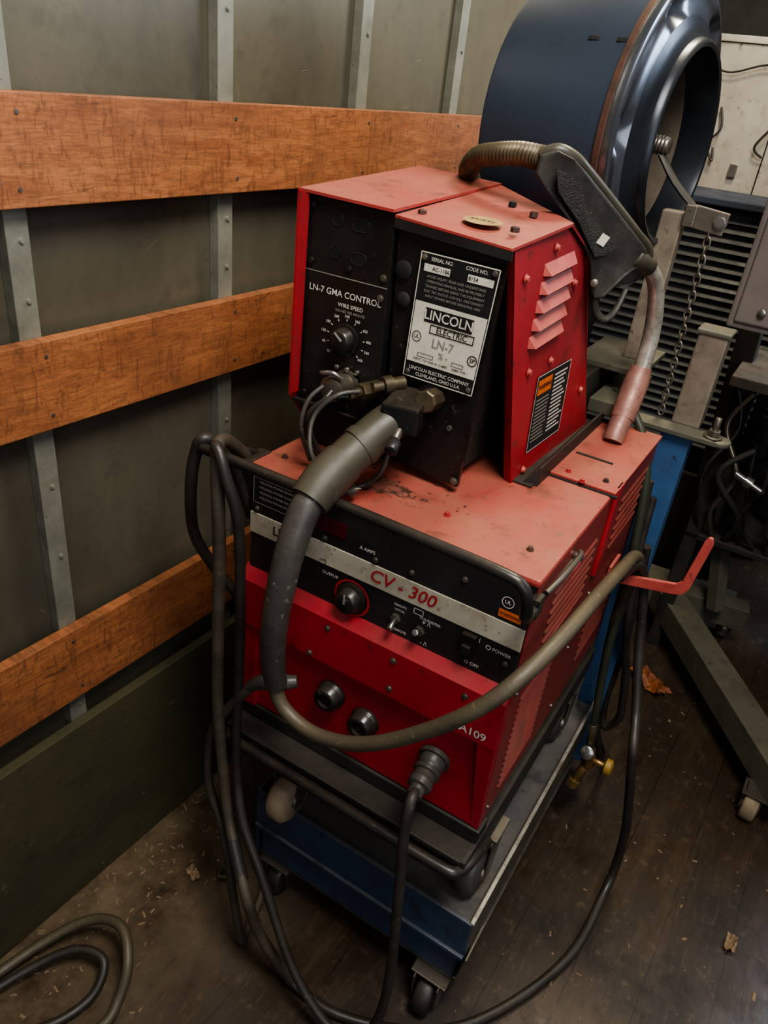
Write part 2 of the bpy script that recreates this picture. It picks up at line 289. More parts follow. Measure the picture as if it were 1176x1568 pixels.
# ================================================================= POWER SOURCE
ps=E('welding_power_source'); W=.48; D=.612; ZT=1.008
box('case_body',ps,(.004,.006,.530),(W-.004,D,1.000),RED,.004)
box('top_cover',ps,(-.001,-.004,.996),(W+.001,D,ZT),REDT,.005)
box('right_side_skin',ps,(W-.004,.004,.532),(W,D,.998),REDS,.0015)
box('front_black_panel',ps,(.006,0,.808),(W-.004,.008,.996),BLK,.002)
fr=lambda x,y:(x,-.0022,y)
box('band_plate',ps,(.006,-.0016,.888),(.476,.002,.925),WHITE,.0008)
text('band_text',ps,'CV - 300',lambda x,y:(x+(y-.907)*.25,-.0024,y),.290,.907,.030,INKR)
box('left_data_plate',ps,(.012,-.0014,.945),(.105,.001,.990),BLKG,.0005)
frame('left_plate_frame',ps,fr,.012,.945,.105,.990,.0012,INKG)
for i in range(4): text('plate_line_%d'%i,ps,'WELDING POWER SOURCE',fr,.058,.983-.009*i,.0055,INKG)
text('maker_mark',ps,'LINC',lambda x,y:(x,-.0024,y),.052,.907,.022,INKB,'LEFT')
box('meter_window',ps,(.125,-.0014,.945),(.185,.001,.970),mat('meter_red',(84,16,26),(60,10,18),rough=.2),.0008)
lathe('output_knob',ps,(.207,0,.851),(0,-1,0),[(0,.025),(.006,.026),(.008,.021),(.022,.018),(.024,.015),(.024,0)],BLKG,n=24)
ringp('knob_ring',ps,fr,.207,.851,.032,.004,INKR)
box('knob_pointer',ps,(.2055,-.0255,.852),(.2085,-.0235,.868),INKG,.0003)
text('lbl_output',ps,'OUTPUT',fr,.165,.875,.0075,INKW)
for i,(u,z) in enumerate(((.285,.852),(.326,.849))):
    cyl('toggle_nut_%d'%i,ps,(u,0,z),(u,-.006,z),.0085,STEEL,n=6,smooth=False)
    cyl('toggle_%d'%i,ps,(u,-.004,z),(u+.002,-.022,z+(.010 if i else -.008)),.0035,CHROME,r2=.0048)
box('power_switch',ps,(.392,-.009,.850),(.414,.001,.884),BLKG,.002)
box('power_rocker',ps,(.396,-.014,.853),(.410,-.006,.868),BLK,.002)
text('lbl_power',ps,'POWER',fr,.452,.874,.008,INKW); text('lbl_on',ps,'|',fr,.418,.880,.009,INKW); text('lbl_off',ps,'O OFF',fr,.413,.834,.008,INKW)
text('lbl_on2',ps,'O',fr,.432,.874,.011,INKW)
text('lbl_volt',ps,'VOLTMETER',fr,.340,.872,.0062,INKW); frame('volt_box',ps,fr,.312,.875,.328,.885,.0012,INKW)
text('lbl_remote',ps,'REMOTE',fr,.290,.876,.0055,INKW); text('lbl_local',ps,'LOCAL',fr,.290,.868,.0055,INKW); text('lbl_a',ps,'O  REMOTE',fr,.290,.832,.006,INKW)
text('lbl_plus',ps,'+ /\\',fr,.335,.869-.003,.010,INKW); text('lbl_minus',ps,'- /\\',fr,.335,.830,.010,INKW); text('lbl_tri',ps,'A AMPS',fr,.225,.945,.008,INKW)
patch('warn_label',ps,fr,.435,.932,.468,.945,ORNG); text('warn_txt',ps,'WARNING',lambda x,y:(x,-.0027,y),.4515,.9385,.0062,INKB); ringp('ul_mark',ps,fr,.445,.958,.009,.0012,INKW); text('ul_txt',ps,'UL',fr,.445,.958,.008,INKW)
for i,(u,z) in enumerate(((.02,.935),(.15,.935),(.3,.94),(.46,.86),(.38,.965),(.05,.82),(.25,.815),(.44,.815),(.10,.875),(.24,.935))): bolt('panel_screw_%d'%i,ps,(u,-.0015,z),(0,-1,0),.0035,STEEL,.003)
prism('front_apron',ps,[(0,.004,.824),(0,-.020,.806),(0,-.020,.718),(0,.002,.694)],(W,0,0),REDD)
box('lower_front_panel',ps,(.0,-.004,.530),(W,.006,.700),REDD,.003)
box('lower_front_recess_frame_left',ps,(.0,-.014,.530),(.035,.0,.725),REDD,.004)
prism('lower_front_corner_right',ps,[(.452,-.019,.720),(.48,-.019,.720),(.48,-.004,.53),(.468,-.004,.53)],(0,.018,0),REDD)
text('lbl_code',ps,'IA109',lambda x,y:(x,-.0212,y),.440,.733,.020,INKW)
for i,(u,z) in enumerate(((.06,.79),(.18,.79),(.30,.79),(.42,.79),(.30,.735),(.15,.725))): bolt('apron_screw_%d'%i,ps,(u,-.020,z),(0,-1,0),.004,STEEL,.003)
for i,(u,z) in enumerate(((.19,.648),(.258,.628))):
    lathe('output_socket_%d'%i,ps,(u,-.003,z),(0,-1,0),[(0,.026),(.006,.026),(.008,.024),(.010,.023),(.024,.021),(.026,.019),(.026,.013),(.010,.011),(.010,.006),(.022,.006),(.023,0)],BLKG,n=28)
lathe('cable_plug',ps,(.388,-.003,.632),(.05,-1,-.25),[(0,.026),(.008,.026),(.008,.021),(.020,.021),(.022,.019),(.026,.019),(.028,.022),(.034,.022),(.036,.018),(.046,.018),(.048,.020),(.058,.019),(.06,.013),(.075,.012),(.075,0)],RUBG,n=24)
SLOT=mat('slot_dark',(46,18,18),(30,12,12),rough=.8)
def slots(pref,d0,d1,z0,z1,n,skew=0):
    for i in range(n):
        z=z0+(z1-z0)*i/(n-1)
        prism('%s_%d'%(pref,i),ps,[(W,d0,z-.0005),(W+.0028,d0+.002,z),(W,d0,z+.004)],(0,d1-d0,0),REDS)
        box('%s_gap_%d'%(pref,i),ps,(W-.001,d0,z-.0035),(W+.0006,d1,z-.0005),SLOT,0)
slots('louvre_low_front',.05,.19,.575,.765,16); slots('louvre_up_front',.09,.28,.83,.935,7); slots('louvre_up_rear',.40,.57,.86,.955,6); slots('louvre_low_rear',.40,.57,.60,.76,10)
for i,(d,z) in enumerate(((.02,.96),(.02,.80),(.02,.56),(.3,.70),(.3,.56),(.58,.7),(.35,.79))): bolt('side_screw_%d'%i,ps,(W,d,z),(1,0,0),.0035,STEEL,.003)
box('top_hatch',ps,(.372,.300,ZT),(.486,.60,ZT+.006),REDT,.002)
box('strap',ps,(W,.318,.845),(W+.007,.350,ZT+.006),RED,.002)
box('hatch_groove',ps,(.372,.294,ZT-.001),(.49,.300,ZT+.0015),DARK,0)
box('hatch_rib',ps,(.385,.40,ZT+.005),(.45,.404,ZT+.009),BLKD,.001)
sweep('latch_rod',ps,[(.487,.012,.985),(.492,.05,.990),(.492,.13,.984),(.487,.15,.98)],.0045,STEEL,n=8,sub=5)
box('latch_plate',ps,(W,.03,.964),(W+.005,.15,.972),STEEL,.001); cyl('latch_pin',ps,(W,.145,.975),(W+.014,.145,.975),.006,CHROME)
for i,(u,d) in enumerate(((.03,.05),(.31,.065),(.44,.06),(.43,.30),(.46,.33),(.40,.32),(.03,.55),(.25,.50))): bolt('top_screw_%d'%i,ps,(u,d,ZT+(.006 if d>.29 and u>.37 else 0)),(0,0,1),.004,RED if i%2 else RUST,.005)
def puddle(name,par,cu_,cd,z,ru,rd,m,seed):
    rnd=random.Random(seed); n=70; ph=[rnd.uniform(0,6.28) for _ in range(6)]
    v=[(cu_,cd,z)]
    for i in range(n):
        t=2*math.pi*i/n; k=1+.16*math.sin(3*t+ph[0])+.12*math.sin(7*t+ph[1])+.12*math.sin(13*t+ph[2])+.1*math.sin(21*t+ph[3])+.08*rnd.uniform(-1,1)
        v.append((cu_+ru*k*math.cos(t),cd+rd*k*math.sin(t),z))
    return mk(name,par,v,[(0,i+1,(i+1)%n+1) for i in range(n)],m)
STAIN=mat('grease_stain',(70,46,38),(134,78,66),rough=.6,scale=70,spots=.8,scol=(46,34,28),lo=.42,hi=.58)
puddle('grease_film',ps,.200,.078,ZT+.0004,.040,.026,STAIN,3)
for i in range(22): puddle('grease_fleck_%d'%i,ps,.215+random.gauss(0,.06),.075+random.gauss(0,.035),ZT+.0005+.00003*i,random.uniform(.001,.005),random.uniform(.001,.004),STAIN,10+i)
sweep('handle_bar',ps,[(-.012,.04,1.000),(-.03,-.02,1.030),(-.047,-.047,1.034),(-.02,-.052,1.034),(.145,-.052,1.034),(.30,-.052,1.033),(.440,-.052,1.031),(.472,-.05,1.022),(.481,-.045,.995),(.481,-.035,.972),(.481,-.002,.968)],.0085,BLKG,n=14,sub=6)
box('handle_bracket_left',ps,(-.018,.0,.965),(.004,.05,1.01),BLKG,.002); box('handle_bracket_right',ps,(.474,-.012,.955),(.488,.01,.985),BLKG,.002)
# undercarriage
uc=E('power_source_undercarriage')
box('front_channel',uc,(.0,-.008,.498),(.485,.03,.528),BLKD,.003)
box('deck_plate',uc,(.0,-.05,.488),(.485,.60,.498),BLKD,.002)
sweep('front_tube',uc,[(.0,-.02,.484),(.012,-.055,.484),(.04,-.062,.484),(.25,-.062,.482),(.445,-.062,.480),(.478,-.05,.478),(.486,-.01,.470),(.487,.05,.45)],.010,BLKG,n=12,sub=5)
box('front_angle',uc,(.06,-.030,.440),(.46,-.022,.480),BLKD,.002)
box('left_rail',uc,(.02,.0,.43),(.05,.58,.49),BLKD,.003); box('right_rail',uc,(.44,.0,.43),(.475,.58,.49),BLKD,.003)
box('rear_rail',uc,(.02,.55,.42),(.475,.58,.49),BLKD,.003); box('mid_rail',uc,(.05,.03,.43),(.44,.05,.48),BLKD,.002)
prism('right_side_skirt',uc,[(.478,-.05,.49),(.478,.02,.43),(.478,.60,.45),(.478,.60,.50),(.478,-.05,.50)],(.008,0,0),BLKD)
for i,(u,d,mm) in enumerate(((.110,.0,TANP),(.468,.075,RUBG),(.10,.52,TANP),(.455,.52,RUBG))):
    r=.050
    cyl('wheel_%d'%i,uc,(u-.021,d,.285+r),(u+.021,d,.285+r),r,mm,n=36,bev=.009)
    cyl('wheel_hub_%d'%i,uc,(u-.027,d,.285+r),(u+.027,d,.285+r),.014,STEEL)
    for s in (-1,1): prism('fork_%d_%d'%(i,s),uc,[(u+s*.026,d-.012,.325),(u+s*.026,d+.014,.325),(u+s*.026,d+.045,.43),(u+s*.026,d+.00,.43)],(s*.003,0,0),STEEL)
    box('fork_top_%d'%i,uc,(u-.032,d-.005,.425),(u+.032,d+.055,.432),STEEL,.001)
    cyl('fork_stem_%d'%i,uc,(u,d+.025,.432),(u,d+.025,.49),.014,STEEL)
# ================================================================= WIRE FEEDER
wf=E('wire_feeder')
box('control_body',wf,(.006,.112,1.085),(.148,.44,1.388),BLK,.003)
box('control_face',wf,(.006,.106,1.086),(.150,.114,1.385),BLKG,.002)
prism('control_top',wf,[(-.002,.096,1.390),(.152,.096,1.387),(.145,.447,1.402),(-.002,.43,1.408)],(0,0,.004),REDT)
prism('control_left_side',wf,[(-.002,.094,1.092),(-.002,.094,1.392),(-.002,.43,1.408),(-.002,.45,1.02),(-.002,.16,1.012)],(.004,0,0),RED)
prism('control_left_flange',wf,[(-.002,.094,1.392),(.014,.097,1.390),(.012,.097,1.10),(-.002,.094,1.092)],(0,.004,0),RED)
box('control_base',wf,(.0,.125,1.010),(.15,.44,1.086),BLKD,.003)
box('control_base_lip',wf,(.0,.100,1.080),(.17,.13,1.087),BLKG,.001)
fc=lambda x,y:(x,.1052,y)
text('lbl_ctrl',wf,'LN-7 GMA CONTROL',fc,.080,1.263,.0128,INKW)
text('lbl_ws',wf,'WIRE SPEED',fc,.092,1.248,.0080,INKW); text('lbl_ws2',wf,'INCHES PER MINUTE',fc,.092,1.2395,.0055,INKG)
patch('seam',wf,fc,.008,1.286,.149,1.2875,INKG)
kz=1.200; ku=.088
lathe('speed_knob',wf,(ku,.105,kz),(0,-1,0),[(0,.024),(.003,.024),(.004,.019),(.018,.017),(.020,.014),(.020,0)],BLKG,n=12)
box('speed_knob_pointer',wf,(ku-.0015,.0838,kz-.0),(ku+.0015,.0853,kz+.016),INKG,.0003,rot=((0,1,0),-.9))
for i in range(11):
    a=math.radians(225-27*i); text('dial_%d'%i,wf,str(i*60 if i else '50'),fc,ku+.040*math.cos(a),kz+.034*math.sin(a)-.0,.0058,INKW)
    a0=Vector((ku+.030*math.cos(a),.1052,kz+.027*math.sin(a))); cyl('tick_%d'%i,wf,a0,a0+Vector((.003*math.cos(a),0,.003*math.sin(a))),.0006,INKW,n=5)
SLB=mat('slot_black',(3,3,3),(5,5,5),rough=1)
for i,(u,z,w,h) in enumerate(((.060,1.362,.018,.017),(.098,1.360,.028,.016),(.060,1.318,.016,.017),(.098,1.316,.026,.016))):
    pts=[];hw=w/2-h/2
    for k in range(24):
        t=2*math.pi*k/24; pts.append((u+(hw if math.cos(t)>=0 else -hw)+h/2*math.cos(t),.1054,z+h/2*math.sin(t)))
    mk('slot_%d'%i,wf,pts,[tuple(range(24))],SLB)
    sweep('slot_rim_%d'%i,wf,pts+[pts[0]],.0006,BLK,n=6,sub=1)
for i,(u,z) in enumerate(((.14,1.272),(.142,1.30),(.02,1.30),(.02,1.10),(.145,1.10),(.085,1.3),(.02,1.375))): bolt('face_screw_%d'%i,wf,(u,.105,z),(0,-1,0),.004,BLKG if i>1 else STEEL,.003)
lathe('remote_socket',wf,(.098,.105,1.135),(-.1,-1,.0),[(0,.022),(.004,.022),(.005,.017),(.03,.017),(.032,.019),(.040,.019),(.042,.014),(.042,0)],STEEL,n=24)
for i in range(3): cyl('socket_screw_%d'%i,wf,(.08+.018*i,.105,1.158),(.08+.018*i,.098,1.158),.004,CHROME,n=8)
sweep('socket_latch',wf,[(.082,.085,1.15),(.075,.07,1.155),(.085,.06,1.16),(.10,.062,1.163),(.11,.07,1.155)],.0035,CHROME,n=8,sub=4)
TL,TR,BR,BL=Vector((.152,.112,1.378)),Vector((.314,.112,1.368)),Vector((.290,.130,1.020)),Vector((.160,.130,1.032))
def side_u(d,z): return .318+.04*(d-.12)+.05*(1.37-z)
prism('drive_face',wf,[TL,TR,BR,BL],(0,.008,0),BLKG)
sp=[(.120,1.368),(.285,1.384),(.372,1.340),(.555,1.005),(.228,1.000),(.142,1.270)]
prism('drive_inner',wf,[(.155,.13,1.36),(.300,.13,1.352),(.275,.16,1.03),(.165,.16,1.03)],(0,.26,0),BLKD)
prism('cover_side',wf,[(side_u(d,z),d,z) for d,z in sp],(-.004,0,0),RED)
prism('cover_top',wf,[(.150,.104,1.380),(.319,.104,1.369),(.331,.285,1.386),(.146,.447,1.399)],(0,0,.004),REDT)
prism('cover_chamfer',wf,[(.329,.285,1.386),(.335,.374,1.341),(.14,.50,1.345),(.146,.447,1.399)],(0,.0,.003),RED)
prism('cover_front_lip',wf,[(.150,.104,1.381),(.320,.104,1.370),(.320,.104,1.358),(.150,.104,1.368)],(0,.004,0),BLK)
prism('cover_side_lip',wf,[(.318,.118,1.368),(.327,.140,1.270),(.340,.226,1.000),(.325,.232,1.003),(.314,.145,1.27),(.308,.124,1.36)],(0,.003,0),RED)
prism('cover_back',wf,[(.335,.374,1.341),(.350,.555,1.005),(.15,.555,1.005),(.14,.50,1.345)],(0,.004,0),RED)
for i in range(5):
    z=1.236+.0245*i; d0,d1=.205+.004*i,.325-.006*(4-i)*.3
    a0,a1=d0,d1; zt=z+.010; zb=z-.008
    P=lambda d,zz,o:(side_u(d,zz)+o,d,zz)
    mk('louvre_%d'%i,wf,[P(a0,zt-.003,.0002),P(a1,zt+.004,.0002),P(a0+.006,zb,.0105),P(a1-.006,zb+.007,.0105),P(a0,zb-.001,.0002),P(a1,zb+.006,.0002)],[(0,1,3,2),(0,2,4),(1,5,3)],REDP)  # lit louvre tops painted in with the paler red
    mk('louvre_underside_%d'%i,wf,[P(a0+.002,zb-.003,.0006),P(a1-.002,zb+.004,.0006),P(a1-.006,zb+.0068,.0100),P(a0+.006,zb-.0002,.0100)],[(0,1,2,3)],DARK)  # near-black face paints the shade under each louvre
fs=lambda x,y:(side_u(x,y)+.0012,x,y)
fs2=lambda x,y:(side_u(x,y)+.0020,x,y)
patch('side_label',wf,fs,.262,1.047,.396,1.172,INKB); frame('side_label_frame',wf,fs2,.262,1.047,.396,1.172,.0015,INKW)
patch('side_label_or',wf,fs2,.268,1.140,.322,1.164,ORNG); text('side_label_warn',wf,'WARNING',lambda x,y:(side_u(x,y)+.0026,x,y),.295,1.152,.0105,INKB)
for i in range(12): patch('side_label_row_%d'%i,wf,fs2,.270,1.130-.0062*i,.322-random.uniform(0,.012),1.1325-.0062*i,INKG)
for i in range(15): patch('side_label_rowb_%d'%i,wf,fs2,.332,1.158-.0068*i,.390-random.uniform(0,.02),1.161-.0068*i,INKW)
for i,(d,z) in enumerate(((.16,1.33),(.25,1.36),(.345,1.30),(.47,1.10),(.22,1.19),(.30,1.19),(.26,1.02))): bolt('cover_screw_%d'%i,wf,fs(d,z),(1,0,0),.0045,REDP,.005)
qTL,qTR,qBR,qBL=Vector((.194,.1085,1.347)),Vector((.309,.1085,1.345)),Vector((.295,.117,1.170)),Vector((.184,.117,1.172))
def q(x,y,o=0):
    s,t=x/124,y/178; b=qBL.lerp(qBR,s); a=qTL.lerp(qTR,s); p=b.lerp(a,t); return (p.x,p.y-.0015-o,p.z)
q1=lambda x,y:q(x,y,.0006); q2=lambda x,y:q(x,y,.0012)
patch('name_plate',wf,q,0,0,124,178,INKB); frame('plate_edge',wf,q1,0,0,124,178,1.6,SILV)
patch('plate_silver',wf,q1,3,24,121,112,SILV)
for x0,x1 in ((8,50),(78,118)): patch('serial_%d'%x0,wf,q1,x0,153,x1,163,SILV)
text('t1',wf,'SERIAL NO.          CODE NO.',q1,62,170,7,INKW)
text('t2',wf,'AC-1186361         8154',q2,58,158,7.5,INKB)
lines_=['AVOID INJURY. READ AND UNDERSTAND','OPERATING MANUAL AND BE PROPERLY','TRAINED BEFORE USING THIS EQUIPMENT','ELECTRIC SHOCK CAN KILL. DISCONNECT','INPUT POWER BEFORE SERVICING UNIT']
for i,s in enumerate(lines_): text('tl_%d'%i,wf,s,q1,62,147-6.6*i,5.0,INKG)
patch('logo_bg',wf,q2,22,86,102,106,INKB); text('t3',wf,'LINCOLN',lambda x,y:q(x,y,.0018),62,96,19,SILV); frame('logo_box2',wf,q2,34,71,108,84,1.6,INKB); text('t4',wf,'ELECTRIC',q2,71,77.5,12,INKB)
text('t5',wf,'LN-7',q2,60,58,18,INKG); text('t6',wf,'% -',q2,64,43,13,INKG)
ringp('ul',wf,q2,14,62,8,1.2,INKB); text('ult',wf,'UL',q2,14,62,8,INKB); ringp('sp',wf,q2,112,50,8,1.6,INKB); text('spt',wf,'SP',q2,112,50,9,INKB)
text('t7',wf,'INPUT 115V 50/60 Hz  2 AMPS      NEMA TYPE 1',q2,62,30,4.6,INKB)
frame('pb',wf,q2,20,34,48,40,.8,INKB); frame('pb2',wf,q2,80,34,100,40,.8,INKB)
text('t8',wf,'LINCOLN ELECTRIC COMPANY',q1,62,15,7.5,INKW); text('t9',wf,'CLEVELAND, OHIO U.S.A.',q1,62,7,7,INKW)
for i,(u,z,r) in enumerate(((.166,1.315,.013),(.170,1.275,.011))): lathe('rubber_plug_%d'%i,wf,(u,.112+.02*(1.378-z)/.35,z),(0,-1,0),[(0,r),(.003,r),(.005,r*.7),(.005,0)],BLK,n=20)
for i,(x,y) in enumerate(((7,171),(117,172),(116,8),(8,8))): bolt('plate_rivet_%d'%i,wf,q1(x,y),(0,-1,0),.003,CHROME,.003)
for i,(u,z) in enumerate(((.285,1.03),(.17,1.15),(.17,1.08),(.265,1.11))): bolt('drive_screw_%d'%i,wf,(u,.127,z),(0,-1,0),.0045,STEEL,.004)
cyl('gun_port',wf,(.232,.130,1.148),(.232,.116,1.148),.019,DARK,n=28)
ringp('gun_port_rim',wf,lambda x,y:(x,.1155,y),.232,1.148,.021,.002,BLK)
box('foot_rail_right',wf,(.325,.23,1.009),(.372,.60,1.012),BLKD,.001)
prism('foot_rail_angle',wf,[(.352,.235,1.009),(.374,.245,1.040),(.377,.245,1.040),(.377,.245,1.009)],(0,.33,0),BLKD)
box('foot_rail_left',wf,(.02,.16,1.008),(.06,.50,1.014),BLKD,.001)
GU,GD=.250,.160
def topz(u,d): return 1.3845+.06*(d-.12)+.0024-.02*(u-.25)
v=[(GU+.027*math.cos(t*math.pi/12),GD+.024*math.sin(t*math.pi/12),topz(GU+.027*math.cos(t*math.pi/12),GD+.024*math.sin(t*math.pi/12))) for t in range(24)]
mk('gold_sticker',wf,v,[tuple(range(24))],GOLD)
text('gold_sticker_text',wf,'SAFETY',lambda x,y:(x,y,topz(x,y)+.0006),GU,GD,.011,RUST)
for i,(u,d) in enumerate(((.23,.30),(.30,.15),(.17,.14),(.28,.26))): lathe('top_bolt_%d'%i,wf,(u,d,1.383+.06*(d-.12)),(0,0,1),[(0,.006),(.006,.006),(.007,.004),(.007,0)],RUST if i else DARK,n=6,smooth=False)
box('gun_block',wf,(.188,.040,1.114),(.242,.125,1.155),BLKG,.004,rot=((0,0,1),.25))
cyl('gun_adapter',wf,(.238,.122,1.150),(.243,.078,1.157),.016,BRNZ,n=8,smooth=False)
cyl('brass_fit_a',wf,(.165,.108,1.150),(.150,.060,1.150),.012,BRNZ,n=6,smooth=False); cyl('brass_fit_b',wf,(.150,.060,1.150),(.143,.040,1.147),.007,BRNZ)
lathe('brass_fit_c',wf,(.190,.11,1.162),(-.6,-1,-.1),[(0,.010),(.02,.010),(.02,.014),(.034,.014),(.034,.008),(.05,.008),(.05,0)],BRNZ,n=12)
cyl('block_bolt',wf,(.225,.055,1.125),(.230,.030,1.112),.006,STEEL); cyl('block_knob',wf,(.232,.028,1.110),(.236,.010,1.103),.009,BLK)
sweep('lead_a',wf,[(.098,.065,1.134),(.094,.05,1.120),(.080,.04,1.09),(.085,.045,1.05),(.10,.06,1.015)],.005,RUBK,n=8)
sweep('lead_b',wf,[(.143,.040,1.147),(.12,.02,1.140),(.098,.01,1.11),(.100,.03,1.06),(.12,.06,1.014)],.0045,RUBK,n=8)
sweep('lead_c',wf,[(.155,.048,1.155),(.135,.02,1.15),(.113,.0,1.115),(.13,-.02,1.07),(.16,.0,1.03),(.18,.04,1.018),(.205,.05,1.05),(.21,.06,1.11)],.0035,RUBG,n=8)
sweep('lead_d',wf,[(.086,.06,1.14),(.075,.04,1.12),(.072,.03,1.08),(.078,.05,1.02)],.0035,RUBG,n=8)
lathe('lead_fitting',wf,(.165,-.01,1.022),(1,.6,.3),[(0,.006),(.02,.006),(.02,.009),(.03,.009),(.03,.005),(.04,0)],STEEL,n=10)
# ================================================================= THICK HOSE + GUN CABLE
gc=E('gun_cable')
sweep('cuff',gc,[(.216,.078,1.133),(.200,.048,1.116),(.186,.005,1.090),(.178,-.035,1.070)],[.026,.028,.0285,.0285],CUFF,n=28,sub=5)
sweep('cuff_collar',gc,[(.190,.018,1.098),(.186,.008,1.092)],[.0305,.0305],CUFF,n=28,sub=1)
sweep('cuff_lower',gc,[(.181,-.020,1.078),(.176,-.055,1.060),(.173,-.082,1.040)],[.0305,.0305,.0285],CUFF,n=28,sub=5)
sweep('wrapped_hose',gc,[(.175,-.060,1.058),(.173,-.095,1.026),(.170,-.120,.962),(.160,-.128,.860),(.150,-.115,.770),(.147,-.102,.720)],[.022,.0215,.0205,.0195,.0185,.0175],RUBG,n=20,sub=10)
sweep('torch_cable',gc,[(.147,-.103,.735),(.150,-.103,.700),(.175,-.104,.672),(.233,-.105,.663),(.313,-.105,.697),(.396,-.096,.767),(.463,-.080,.842),(.500,-.035,.892),(.515,.06,.902),(.520,.22,.885),(.520,.38,.848),(.518,.47,.822),(.522,.512,.800),(.522,.545,.76),(.516,.56,.69),(.510,.575,.60)],.0115,RUBT,n=14,sub=7)
pc=E('ground_cable')
sweep('cable',pc,[(.512,.42,.800),(.525,.485,.800),(.540,.515,.770),(.560,.515,.69),(.580,.50,.606),(.615,.46,.50),(.641,.40,.44),(.675,.42,.25),(.685,.46,.10),(.685,.42,.025),(.668,.244,.010),(.586,.058,.010),(.488,-.051,.010),(.342,-.118,.010),(.235,-.125,.02),(.170,-.14,.12),(.140,-.150,.229)],.0095,RUBK,n=14,sub=7)
sweep('cable_rise',pc,[(.235,-.125,.02),(.170,-.14,.12),(.140,-.150,.229),(.052,-.100,.333),(.010,-.080,.539),(.004,-.075,.684),(.008,-.075,.883),(.0,-.07,1.02),(-.01,-.055,1.056),(-.015,-.02,1.04),(-.02,.03,.98),(-.03,.05,.88)],.0102,RUB,n=14,sub=7)
sweep('tape_band',pc,[(.075,-.115,.30),(.120,-.140,.25)],.0125,BLK,n=14,sub=2)
# ================================================================= LEFT CABLES
lc=E('control_lead')
sweep('lead',lc,[(-.01,.02,.90),(-.012,-.02,1.0),(-.005,-.065,1.055),(.010,-.075,1.05),(.024,-.078,1.02),(.041,-.070,.944),(.045,-.068,.80),(.045,-.068,.693),(.047,-.075,.474),(.083,-.10,.357),(.148,-.12,.266),(.25,-.15,.12),(.345,-.16,.045),(.40,-.15,.05),(.425,-.14,.12),(.432,-.135,.25),(.415,-.12,.448),(.400,-.105,.560),(.395,-.09,.615),(.392,-.07,.620)],.0085,RUBK,n=12)
lc2=E('work_lead')
sweep('lead',lc2,[(-.02,.03,.98),(-.045,-.04,1.045),(-.061,-.05,1.02),(-.073,-.05,.952),(-.088,-.03,.86),(-.072,-.005,.79),(-.03,.02,.72),(.0,.01,.68)],.0095,RUBK,n=12)
lc3=E('output_cable')
sweep('plug_boot',lc3,[(.14,-.035,.668),(.115,-.050,.662),(.085,-.060,.652),(.065,-.066,.635)],[.010,.014,.0125,.009],RUBG,n=14)
sweep('cable',lc3,[(.075,-.064,.645),(.045,-.070,.600),(.0,-.072,.52),(-.020,-.072,.447),(-.018,-.075,.345),(.03,-.09,.26),(.08,-.12,.16),(.11,-.13,.06),(.10,-.10,.012),(.05,.02,.012),(-.06,.1,.012)],.0085,RUB,n=12)
# ================================================================= MIG GUN
gun=E('welding_gun')
sweep('spring_conduit',gun,[(.085,.52,1.32),(.088,.46,1.39),(.098,.415,1.420),(.130,.375,1.444),(.175,.34,1.455),(.220,.32,1.462),(.262,.305,1.462)],.0145,BRNZ,n=14,sub=14,corr=.18)
hp=[(.2586,.300,1.4655),(.2806,.305,1.4749),(.302,.32,1.466),(.3175,.340,1.4500),(.3485,.400,1.4079),(.3779,.460,1.3660),(.392,.49,1.345),(.3969,.500,1.3233),(.3775,.470,1.3050),(.3621,.42,1.2728),(.352,.405,1.270),(.3416,.40,1.2867),(.3364,.385,1.3272),(.3147,.345,1.3746),(.2867,.315,1.4121),(.2564,.300,1.4400)]
HB=mat('gun_body',(30,30,29),(46,43,39),rough=.55,scale=20,dust=.5,dcol=(96,88,74),bump=.05,spots=.2,scol=(84,78,66))
prism('handle_body',gun,[(a+.004,b-.017,c+.002) for a,b,c in hp],(-.008,.034,-.004),HB,bev=.0065,smooth=True,seg=4)
gp=[(.2850,.306,1.452),(.3120,.340,1.436),(.3440,.400,1.393),(.3700,.455,1.350),(.3600,.44,1.335),(.3420,.39,1.335),(.3180,.345,1.385),(.2900,.316,1.422)]
prism('grip_pad',gun,[(a+.0050,b-.0205,c+.0025) for a,b,c in gp],(-.001,.005,-.0005),mat('grip_stipple',(34,33,31),(56,53,48),rough=.8,bump=.8,bscale=400,scale=90),bev=.001)
sweep('spine_ridge',gun,[(a,b,c) for a,b,c in hp[:8]],[.009,.0095,.0095,.009,.009,.009,.009,.007],CUFF,n=12,sub=4,flat=1.0)
cyl('trigger_screw',gun,(.352,.380,1.300),(.357,.362,1.302),.006,STEEL)
sweep('trigger',gun,[(.352,.400,1.275),(.358,.41,1.250),(.372,.42,1.240),(.382,.43,1.255),(.385,.45,1.285)],[.007,.008,.007,.006,.005],BLKD,n=10,flat=.7)
prism('gun_sticker',gun,[(.3490,.3735,1.372),(.3570,.3875,1.366),(.3520,.3800,1.352),(.3440,.3670,1.358)],(.0006,-.0008,0),SILV)
cyl('neck_collar',gun,(.378,.468,1.335),(.397,.512,1.315),.0165,CUFF,n=20)
sweep('neck',gun,[(.390,.500,1.322),(.398,.522,1.310),(.408,.555,1.280),(.415,.580,1.225),(.419,.583,1.165),(.418,.572,1.115)],[.0125,.0130,.0135,.0145,.0150,.0150],ALU,n=16,sub=6)
sweep('nozzle',gun,[(.418,.578,1.135),(.418,.570,1.110),(.419,.545,1.078),(.420,.525,1.050)],[.018,.0225,.0225,.0215],COPPER,n=20,sub=4)
sweep('nozzle_tip',gun,[(.420,.532,1.062),(.420,.505,1.030),(.420,.495,1.016)],[.0185,.0185,.0175],COPPER,n=20,sub=4)
